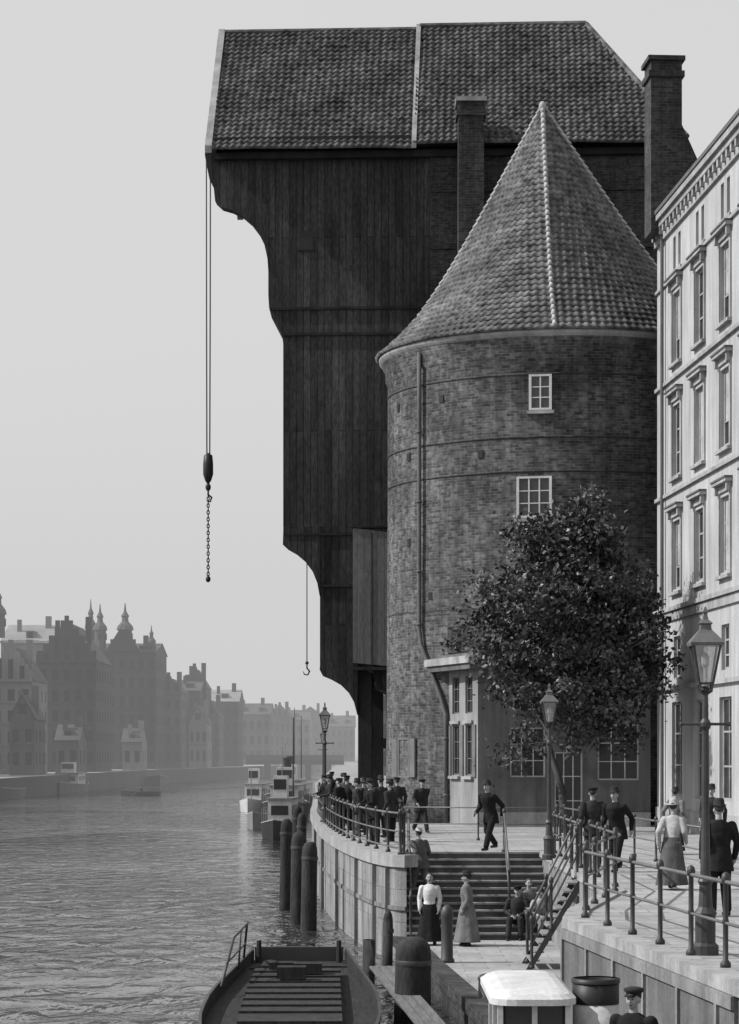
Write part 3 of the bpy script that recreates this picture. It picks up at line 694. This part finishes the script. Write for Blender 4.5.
rbox(mb,1.34,2.3,26.45,29.3,-.24,-.17,.28,0,.09)
mb.build('cabin',[whitep,glass],E,False)
mb=MB(); mb.lathe(2.63,27.9,[(.27,-2.1),(.268,-.36)],28,0); mb.lathe(2.63,27.9,[(.272,-.36),(.272,-.08),(.255,-.08),(.25,-.34)],28,1,False); mb.lathe(2.63,27.9,[(.285,-.12),(.285,-.07),(.26,-.065)],28,1,False)
mb.lathe(2.63,27.9,[(.255,-.3),(.01,-.3)],20,1,False)
mb.build('funnel',[whitep,black],E,True)
def steamer(name,x,y,a,L,W,H,hm,cab,fun,mast):
    E=empty(name,(x,y,-2.4)); mb=MB(place(x,y,a)); hull(mb,L,W,H,-2.5,0,1)
    z=-2.5+H*.7
    if cab:
        mb.box(-W*.3,W*.3,-L*.3,L*.12,z,z+1.7,1); mb.box(-W*.34,W*.34,-L*.32,L*.14,z+1.7,z+1.8,2)
        for k in range(5): mb.box(-W*.303,W*.303,-L*.27+k*L*.075,-L*.27+k*L*.075+L*.045,z+.8,z+1.35,3)
        mb.box(-W*.22,W*.22,-L*.303,-L*.29,z+.8,z+1.35,3); mb.box(-W*.22,W*.22,L*.119,L*.123,z+.8,z+1.35,3); mb.box(-W*.18,W*.18,-L*.02,L*.1,z+1.8,z+3.1,1); mb.box(-W*.16,W*.16,-L*.023,L*.103,z+2.3,z+2.9,3)
        for s_ in (-1,1):
            mb.tube([(s_*W*.42,-L*.35,z+H*.5+.8),(s_*W*.42,L*.2,z+H*.5+.8)],.025,5,2)
            for k in range(6): mb.tube([(s_*W*.42,-L*.35+k*L*.11,z),(s_*W*.42,-L*.35+k*L*.11,z+H*.5+.8)],.02,5,2)
    else:
        mb.box(-W*.25,W*.25,-L*.1,-L*.04,z,z+.25,1); mb.box(-W*.25,W*.25,L*.1,L*.16,z,z+.3,1)
    if fun: mb.lathe(0,-L*.1,[(.32,z+1.7),(.3,z+3.6),(.33,z+3.62),(.33,z+3.8)],12,3)
    if mast: mb.tube([(0,L*.25,z),(0,L*.25,z+mast)],[.05,.025],6,2); mb.tube([(0,L*.25,z+mast*.4),(0,-L*.1,z+mast*.5)],.025,5,2)
    mb.build('hull_and_superstructure',[hm,whitep,hullg,black],E)
steamer('moored_motorboat',-6.9,160,170,8,2.2,.8,hullg,False,False,0)
steamer('harbour_steamer',-6.2,178,178,16,3.4,1.2,black,True,True,4.6)
steamer('harbour_steamer',-6.9,205,178,18,4,1.3,black,True,True,5)
steamer('moored_motorboat',-9.8,205,175,9,2.4,.8,whitep,True,False,3.2)
steamer('moored_motorboat',-5.2,142,176,9,2.3,.8,black,True,False,0)
steamer('moored_barge',-40,262,183,26,4.5,1.0,black,False,False,5)
steamer('moored_barge',-37.5,300,182,26,4.5,1.0,black,True,False,0)
steamer('moored_barge',-33.5,372,190,24,4.5,1.1,black,False,False,5)
E=empty('rowing_boat',(-26.3,276,-2.4)); mb=MB(place(-26.3,276,80)); hull(mb,4.6,1.5,.5,-2.5,0,1); mb.box(-.6,.6,-.2,.1,-2.2,-2.12,1); mb.tube([(-.5,.2,-1.95),(-2.2,.6,-2.45)],.03,5,1); mb.tube([(.5,.2,-1.95),(2.2,.6,-2.45)],.03,5,1)
mb.build('hull_and_oars',[black,woodl],E)

# ============================================================ FAR BANK
lb=[(-60,-30),(-46,120),(-42,200),(-38.5,253),(-36,330),(-33,385),(-29,405),(-24,432),(-22,455),(-19,520),(-14,570),(-14,5000),(-3000,5000),(-3000,-30)]
mb=MB(); mb.prism(lb[::-1],-7,-.2,1,0,False); mb.build('far_bank_ground',[land,quayd],recalc=False)
def fhouse(x0,x1,y,dep,ez,rz,kind,mw,nb,ns,name='granary_house',rf=None):
    E=empty(name,((x0+x1)/2,y,0)); mb=MB(); w_=x1-x0; g=-.2
    mb.xf=frame((x0,y,0),(1,0,0),(0,-1,0))
    ops=[((i+.5)*w_/nb,g+1.2+k*(ez-1.0)/ns,min(1.2,w_/nb*.5),min(1.8,(ez-1)/ns*.55),2) for i in range(nb) for k in range(ns)]
    wall(mb,0,w_,g,ez,ops,0,2,2,.25,None)
    for k in range(1,ns): mb.box(0,w_,.004,.12,g+.9+k*(ez-1)/ns,g+1.05+k*(ez-1)/ns,0)
    mb.xf=frame((x1,y,0),(0,1,0),(1,0,0)); nd=max(2,int(dep/3))
    ops=[((i+.5)*dep/nd,g+1.2+k*(ez-1.0)/ns,1.1,min(1.8,(ez-1)/ns*.55),2) for i in range(nd) for k in range(ns)]
    wall(mb,0,dep,g,ez,ops,0,2,2,.25,None)
    mb.xf=Matrix.Identity(4)
    mb.quad((x0,y,g),(x0,y+dep,g),(x0,y+dep,ez),(x0,y,ez),0); mb.quad((x0,y+dep,g),(x1,y+dep,g),(x1,y+dep,ez),(x0,y+dep,ez),0)
    xm=(x0+x1)/2
    if kind in('gable','step'):
        for yy in (y,y+dep): mb.add([(x0,yy,ez),(x1,yy,ez),(xm,yy,rz)],[(0,1,2)],0)
        mb.quad((x0-.2,y-.2,ez-.1),(x0-.2,y+dep,ez-.1),(xm,y+dep,rz+.1),(xm,y-.2,rz+.1),1); mb.quad((x1+.2,y-.2,ez-.1),(x1+.2,y+dep,ez-.1),(xm,y+dep,rz+.1),(xm,y-.2,rz+.1),1)
        for k in range(2): mb.box(xm-.5,xm+.5,y-.03,y+.1,ez+.6+k*2.2,ez+1.8+k*2.2,2) if rz-ez>2.4+k*2.4 else None
        if kind=='step':
            n=5
            for k in range(n):
                hw=w_/2*(1-k/n)+.05; mb.box(xm-hw,xm+hw,y-.35+.003*k,y-.05,ez+(rz-ez)*k/n-.3,ez+(rz-ez)*(k+1)/n+.25,0)
            mb.box(xm-.3,xm+.3,y-.33,y-.07,rz,rz+.9,0)
            for k in range(n-2):
                for s_ in range(-(n-2-k)//2,(n-2-k)//2+1): mb.box(xm+s_*1.4-.3,xm+s_*1.4+.3,y-.38,y-.34,ez+(rz-ez)*k/n+.1,ez+(rz-ez)*k/n+.9,2)
    else:
        ym=y+dep/2
        mb.quad((x0-.2,y-.3,ez-.1),(x1+.2,y-.3,ez-.1),(x1+.2,ym,rz),(x0-.2,ym,rz),1); mb.quad((x0-.2,y+dep+.3,ez-.1),(x1+.2,y+dep+.3,ez-.1),(x1+.2,ym,rz),(x0-.2,ym,rz),1)
        for xx in (x0,x1): mb.add([(xx,y,ez),(xx,y+dep,ez),(xx,ym,rz)],[(0,1,2)],0)
        for k in range(max(1,int(w_/4))):
            xx=x0+w_*(k+.5)/max(1,int(w_/4)); mb.box(xx-.6,xx+.6,y+dep*.12,y+dep*.35,ez+.3,ez+(rz-ez)*.6,0); mb.box(xx-.4,xx+.4,y+dep*.12-.04,y+dep*.12+.1,ez+.5,ez+(rz-ez)*.55,2)
    mb.box(xm+w_*.2,xm+w_*.2+.8,y+dep*.4,y+dep*.4+.8,ez,rz+1.2,0); mb.box(xm-w_*.3,xm-w_*.3+.6,y+dep*.3,y+dep*.3+.6,ez,rz+.6,0)
    mb.build('walls_and_roof',[mw,rf or farroof,farwin],E); return E
def turret(x,y,z0,z1,r,E,name):
    mb=MB(); h=z1-z0
    mb.lathe(x,y,[(r,z0),(r,z0+h*.4),(r*1.2,z0+h*.42)],8,0); mb.lathe(x,y,[(r*1.25,z0+h*.42),(r*1.1,z0+h*.5),(r*.5,z0+h*.6),(r*.45,z0+h*.68),(r*.6,z0+h*.72),(r*.2,z0+h*.82),(r*.06,z0+h)],8,1)
    for k in range(4):
        a=k*math.pi/2-math.pi/2; mb.box(x+math.cos(a)*r*.93-.2,x+math.cos(a)*r*.93+.2,y+math.sin(a)*r*.93-.2,y+math.sin(a)*r*.93+.2,z0+h*.2,z0+h*.34,2)
    mb.build(name,[far2,copper,farwin],E)
fhouse(-64,-53,262,24,12,17,'eave',far1,5,4); fhouse(-53,-46.8,292,14,13.5,18.3,'gable',far2,4,5,rf=farroofl)
fhouse(-46.8,-41.6,296,14,11.5,15.5,'step',far3,3,4)
fhouse(-42.6,-39.6,284,9,6.5,9.3,'gable',far2,2,2)
E=fhouse(-53,-45.2,345,18,18.3,21.3,'eave',far3,5,5,rf=farroofl); turret(-53.4,345,19,27,1.0,E,'dome_turret')
fhouse(-45.6,-37.6,330,20,15.2,20.4,'step',far1,5,5)
E=fhouse(-43.2,-34,382,20,18.6,20.3,'eave',far1,6,6,'harbour_hall')
turret(-43,383,19,26.2,.95,E,'turret_a'); turret(-39.0,383,19,26.3,1.1,E,'turret_b'); turret(-34.8,383,18,22.8,.6,E,'turret_c'); turret(-44.6,384,19,27.0,.8,E,'turret_d')
mb=MB(); mb.add([(-42,381.9,18.6),(-36.5,381.9,18.6),(-39.2,381.9,23)],[(0,1,2)]); mb.box(-41.2,-37.2,381.6,382.2,18.6,20.5); mb.build('attic_gable',far1,E)
fhouse(-35.8,-31.5,402,16,12.6,15.0,'step',far2,3,4); fhouse(-34.2,-30,425,16,13.5,15.6,'eave',far1,4,4); fhouse(-33.6,-29.4,432,14,14.2,17.6,'step',far1,3,5)
fhouse(-31.2,-28.0,414,12,7.5,10.5,'gable',far3,3,2); fhouse(-30.6,-27.6,440,14,9,12,'gable',far2,3,3)
fhouse(-30.6,-25,458,18,12.3,14.7,'eave',far1,4,4,rf=farroofl); fhouse(-29.5,-21.5,520,20,10.8,13.3,'eave',far2,5,3)
fhouse(-24,-19,575,20,11,13.6,'step',far2,4,3); fhouse(-21.5,-14.5,585,20,10.5,13,'eave',far3,4,3)
fhouse(-12,-4,640,25,9.5,12.5,'eave',far2,5,3); fhouse(-20,-12.5,660,25,12.5,15,'gable',far2,5,3)
fhouse(12,24,125,24,14,19,'eave',far1,6,4,'quayside_house'); fhouse(6,12,150,16,13,17,'step',far3,3,4,'quayside_house'); fhouse(1,6,260,20,10,13.5,'gable',far2,3,3,'quayside_house')
for x,y,mm_ in ((-37.8,312,far2),(-34.6,365,far3)): fhouse(x-3,x,y,8,4.2,6.2,'eave',mm_,2,1,'quay_shed')
E=empty('canal_bridge',(-14,470,0)); mb=MB(); mb.box(-24,-5,466,474,.1,.9,0); mb.box(-24,-5,465.8,466,.9,2.0,1)
for x in (-20,-16,-12,-8): mb.box(x-.5,x+.5,466.2,473.8,-4,.1,0)
mb.build('deck_and_piers',[far1,farroof],E)
mb=MB()
for x,y,h in ((-5.4,170,7),(-7.5,240,9),(-6.6,232,8),(-12,380,10)): mb.tube([(x,y,-2),(x,y,h-2)],[.07,.03],6)
mb.build('ship_masts',darkwood)

# ============================================================ PEOPLE
def person(kind,x,y,z,face=0,h=1.72,pose='stand',top='dark',bot='dark',hat='cap',name=None):
    name=name or kind; E=empty(name,(x,y,z))
    XF=Matrix.Translation((x,y,z))@Matrix.Rotation(rad(face),4,'Z')@Matrix.Scale(h/1.75,4)
    XB=XF@Matrix.Diagonal((1.12,1.22,1,1))
    sit=pose=='sit'; dz=-.45 if sit else 0
    def P(a): return V((a[0],a[1],a[2]+dz))
    wm_=kind=='woman'; sw=.165 if wm_ else .19
    lean=.12 if pose in('lean','walk') else .02
    legs={'stand':[((-.1,.02,.5),(-.11,-.02,.09)),((.1,.03,.5),(.12,.02,.09))],
          'walk':[((-.09,.15,.52),(-.09,.27,.1)),((.09,.02,.5),(.09,-.27,.15))],
          'sit':[((-.12,.43,.53),(-.12,.42,.09)),((.13,.42,.52),(.15,.5,.09))]}
    lg=legs.get(pose,legs['stand'])
    arms={'stand':[((-sw-.06,-.04,1.14),(-sw-.04,.06,.9)),((sw+.06,-.04,1.14),(sw+.05,.06,.9))],
          'walk':[((-sw-.05,-.13,1.16),(-sw-.05,-.1,.9)),((sw+.05,.05,1.15),(sw+.03,.25,.98))],
          'hips':[((-.36,-.1,1.18),(-.2,.06,1.0)),((.36,-.1,1.18),(.2,.06,1.0))],
          'fold':[((-sw-.07,.0,1.14),(-.07,.2,1.1)),((sw+.07,.0,1.14),(.07,.22,1.08))],
          'lean':[((-sw-.08,.14,1.16),(-.2,.4,1.07)),((sw+.08,.14,1.16),(.2,.4,1.07))],
          'sit':[((-sw-.08,.06,1.15),(-.08,.3,1.06)),((sw+.08,.05,1.15),(.1,.3,1.04))]}
    ar=arms.get(pose,arms['stand'])
    def vox(ob,s_=.016):
        m_=ob.modifiers.new('r','REMESH'); m_.mode='VOXEL'; m_.voxel_size=s_; m_.use_smooth_shade=True
        sm=ob.modifiers.new('s','SMOOTH'); sm.factor=.5; sm.iterations=3
    def ring(cx,cy,zz,rx,ry,n=16,rip=0): return [P((cx+rx*math.cos(2*math.pi*j/n)*(1+rip*math.cos(j*2*math.pi/n*7)),cy+ry*math.sin(2*math.pi*j/n)*(1+rip*math.cos(j*2*math.pi/n*7)),zz)) for j in range(n)]
    mb=MB(XB); b0=.7 if (kind=='man' and not sit) else .93
    wr=.12 if wm_ else .16
    rg=[ring(0,-.01,b0,.21 if b0<.9 else .165,.16 if b0<.9 else .135),ring(0,-.01,.95,.175,.13),ring(0,lean*.3,1.08,wr,.115),ring(0,lean*.7,1.25,.178 if not wm_ else .15,.13),ring(0,lean,1.37,.18 if not wm_ else .155,.115),ring(0,lean,1.45,.14,.085),ring(0,lean,1.5,.065,.06)]
    mb.loft(rg)
    for sgn,(el,wr_) in zip((-1,1),ar):
        sh=P((sgn*sw,lean,1.41)); mb.cap(sh,P(el),.07,.056); mb.cap(P(el),P(wr_),.056,.042)
    vox(mb.build('jacket' if not wm_ else 'blouse',cloth[top],E,True))
    mb=MB(XB)
    if wm_ and not sit:
        mb.loft([ring(0,0,1.06,.13,.1,28),ring(0,0,.98,.165,.13,28),ring(0,0,.88,.19,.16,28,.01),ring(0,0,.6,.22,.2,28,.03),ring(0,0,.3,.26,.24,28,.05),ring(0,.0,.1,.29,.27,28,.06)])
    elif wm_:
        mb.loft([[P(q) for q in r] for r in ([(-.17,-.12,.88),(.17,-.12,.88),(.17,.08,1.02),(-.17,.08,1.02)],[(-.2,-.05,.86),(.2,-.05,.86),(.2,.1,1.02),(-.2,.1,1.02)])])
        mb.loft([[(-.2,-.1,.42),(.2,-.1,.42),(.2,0,.62),(-.2,0,.62)],[(-.21,.3,.43),(.21,.3,.43),(.21,.32,.6),(-.21,.32,.6)],[(-.22,.38,.4),(.22,.38,.4),(.22,.5,.55),(-.22,.5,.55)],[(-.25,.34,.12),(.25,.34,.12),(.25,.56,.12),(-.25,.56,.12)]])
    else:
        mb.loft([ring(0,-.01,1.0,.15,.11),ring(0,-.01,.92,.165,.12),ring(0,-.01,.82,.15,.11)])
        for sgn,(kn,an) in zip((-1,1),lg):
            hp=P((sgn*.085,0,.9)); mb.cap(hp,V(kn),.095,.078); mb.cap(V(kn),V(an)+V((0,0,.02)),.078,.066)
    vox(mb.build('skirt' if wm_ else 'trousers',cloth[bot],E,True))
    mb=MB(XB)
    for kn,an in lg:
        a=V(an); mb.cap(a+V((0,-.03,-.045)),a+V((0,.13,-.06)),.045,.036)
    vox(mb.build('shoes',shoe,E,True),.012)
    mb=MB(XF); hy=lean*1.25
    mb.cap(P((0,lean*1.2,1.46)),P((0,hy+.0,1.55)),.056,.052); mb.ball(P((0,hy+.005,1.665)),(.075,.095,.1),14,10); mb.ball(P((0,hy+.035,1.6)),(.055,.06,.065),12,8)
    mb.cap(P((0,hy+.095,1.665)),P((0,hy+.115,1.625)),.011,.016)
    for s_ in (-1,1): mb.ball(P((s_*.078,hy-.0,1.64)),(.014,.022,.032),8,6); mb.ball(P((s_*.035,hy+.075,1.62)),(.022,.02,.02),8,6)
    vox(mb.build('head',skin,E,True),.009)
    mb=MB(XF)
    for s_ in (-1,1): mb.ball(P((s_*.03,hy+.092,1.66)),(.012,.008,.007),8,6,0); mb.cap(P((s_*.016,hy+.1,1.683)),P((s_*.045,hy+.092,1.682)),.005,.004,0)
    mb.cap(P((-.02,hy+.098,1.592)),P((.02,hy+.098,1.592)),.006,.006,0)
    mb.ball(P((0,hy-.02,1.69)),(.082,.098,.092),14,10,0)
    if wm_: mb.ball(P((0,hy-.1,1.7)),(.05,.045,.05),10,8,0)
    mb.build('face_and_hair',hairm,E,True)
    mb=MB(XB)
    for sgn,(el,wr_) in zip((-1,1),ar):
        el=P(el);wr_=P(wr_); d=(wr_-el).normalized(); s_=d.cross(V((sgn,0,0))).normalized()
        if s_.y<0: s_=-s_
        mb.tube([wr_-d*.02,wr_+d*.03,wr_+d*.085],[.024,.036,.03],10)
        for k,(of,ln) in enumerate(((.027,.07),(.009,.08),(-.009,.074),(-.026,.058))):
            p0=wr_+d*.08+s_*of; inw=V((-sgn,0,0))
            mb.tube([p0,p0+d*ln*.45+inw*.004,p0+d*ln*.75+inw*.016,p0+d*ln*.95+inw*.03],[.0095,.009,.0082,.006],6)
        p0=wr_+d*.03+s_*.03
        mb.tube([p0,p0+(d*.6+s_*.7)*.035,p0+(d*.9+s_*.4)*.065],[.012,.0105,.008],6)
    mb.build('hands',skin,E,True)
    mb=MB(XF@Matrix.Translation((0,hy,dz)))
    if hat=='cap':
        mb.loft([[(r*math.cos(t*.3927)*.98,r*1.1*math.sin(t*.3927)-.01,zz) for t in range(16)] for r,zz in ((.085,1.7),(.088,1.72),(.115,1.745),(.11,1.775),(.06,1.79))])
        mb.loft([[(-.07,.07,1.705),(0,.09,1.71),(.07,.07,1.705)],[(-.06,.13,1.695),(0,.155,1.695),(.06,.13,1.695)],[(-.06,.13,1.688),(0,.155,1.688),(.06,.13,1.688)],[(-.07,.07,1.698),(0,.09,1.702),(.07,.07,1.698)]],cap=True)
        mb.build('flat_cap',cloth['black' if top!='black' else 'dark'],E,True)
    elif hat in('hat','boater','sun'):
        big=1.4 if hat=='sun' else .92
        mb.loft([[(r*math.cos(t*.314)*.92,r*1.08*math.sin(t*.314)-.005,zz+.012*math.cos(t*.628)*(r>.1)) for t in range(20)] for r,zz in ((.135*big,1.712),(.14*big,1.72),(.094,1.726),(.09,1.80 if hat!='boater' else 1.79),(.075,1.83 if hat!='boater' else 1.795),(.03,1.835 if hat!='boater' else 1.796))])
        mb.build('brimmed_hat',straw if hat!='hat' else cloth['dark'],E,True)
    return E
person('man',-1.2,80.5,0,100,1.74,'lean','dark','dark','hat'); person('man',-.95,76.5,0,60,1.7,'stand','black','dark','cap')
person('man',-.75,78.2,0,-30,1.76,'hips','dark','black','cap'); person('woman',-.3,77,0,150,1.64,'stand','grey','dark','sun')
person('man',-1.45,84.5,0,110,1.72,'lean','black','dark','cap'); person('man',-.9,85,0,200,1.75,'stand','grey','dark','hat')
person('man',0.0,74,0,170,1.72,'stand','black','black','cap'); person('man',.35,72.2,0,30,1.78,'stand','dark','dark','hat')
person('woman',-.2,81.5,0,20,1.62,'stand','mid','black','hat'); person('man',.62,75.2,0,-100,1.7,'fold','black','dark','cap')
person('man',.15,66.5,0,110,1.76,'lean','black','dark','cap'); person('man',-.35,72.5,0,90,1.7,'stand','dark','grey','hat')
person('man',.9,78,0,10,1.7,'stand','dark','black','cap'); person('man',-1.0,90,0,180,1.7,'walk','dark','black','hat')
person('man',.6,68.5,0,60,1.72,'stand','dark','black','hat'); person('man',-1.5,96,0,150,1.74,'stand','black','black','cap')
person('man',1.62,76.3,0,200,1.66,'walk','dark','dark','cap'); person('man',3.15,62.4,0,140,1.76,'walk','black','black','hat')
person('man',4.95,53.2,0,10,1.74,'stand','dark','dark','cap'); person('man',5.3,51.3,0,150,1.74,'walk','black','black','hat')
person('woman',5.62,44.6,0,-20,1.62,'walk','light','grey','sun'); person('man',5.45,37.4,0,10,1.76,'stand','black','black','hat')
person('man',8.3,58,0,160,1.72,'walk','dark','dark','hat'); person('woman',7.6,60,0,-30,1.62,'walk','mid','dark','hat')
person('woman',1.42,56.7,-2,175,1.68,'stand','white','black','none'); person('woman',2.3,56.4,-2,80,1.7,'stand','mid','mid','hat')
person('man',1.3,59.85,-1.0,30,1.62,'walk','grey','mid','boater')
person('man',3.62,58.62,-2,170,1.7,'sit','dark','dark','cap'); person('man',3.9,58.85,-1.83,190,1.7,'sit','mid','grey','none'); person('woman',4.15,58.6,-2,200,1.64,'sit','light','mid','hat')
person('man',2.98,27.0,-1.86,150,1.74,'stand','black','black','cap',name='boatman')
person('man',-26.3,276,-2.55,260,1.7,'sit','dark','dark','cap',name='rower')
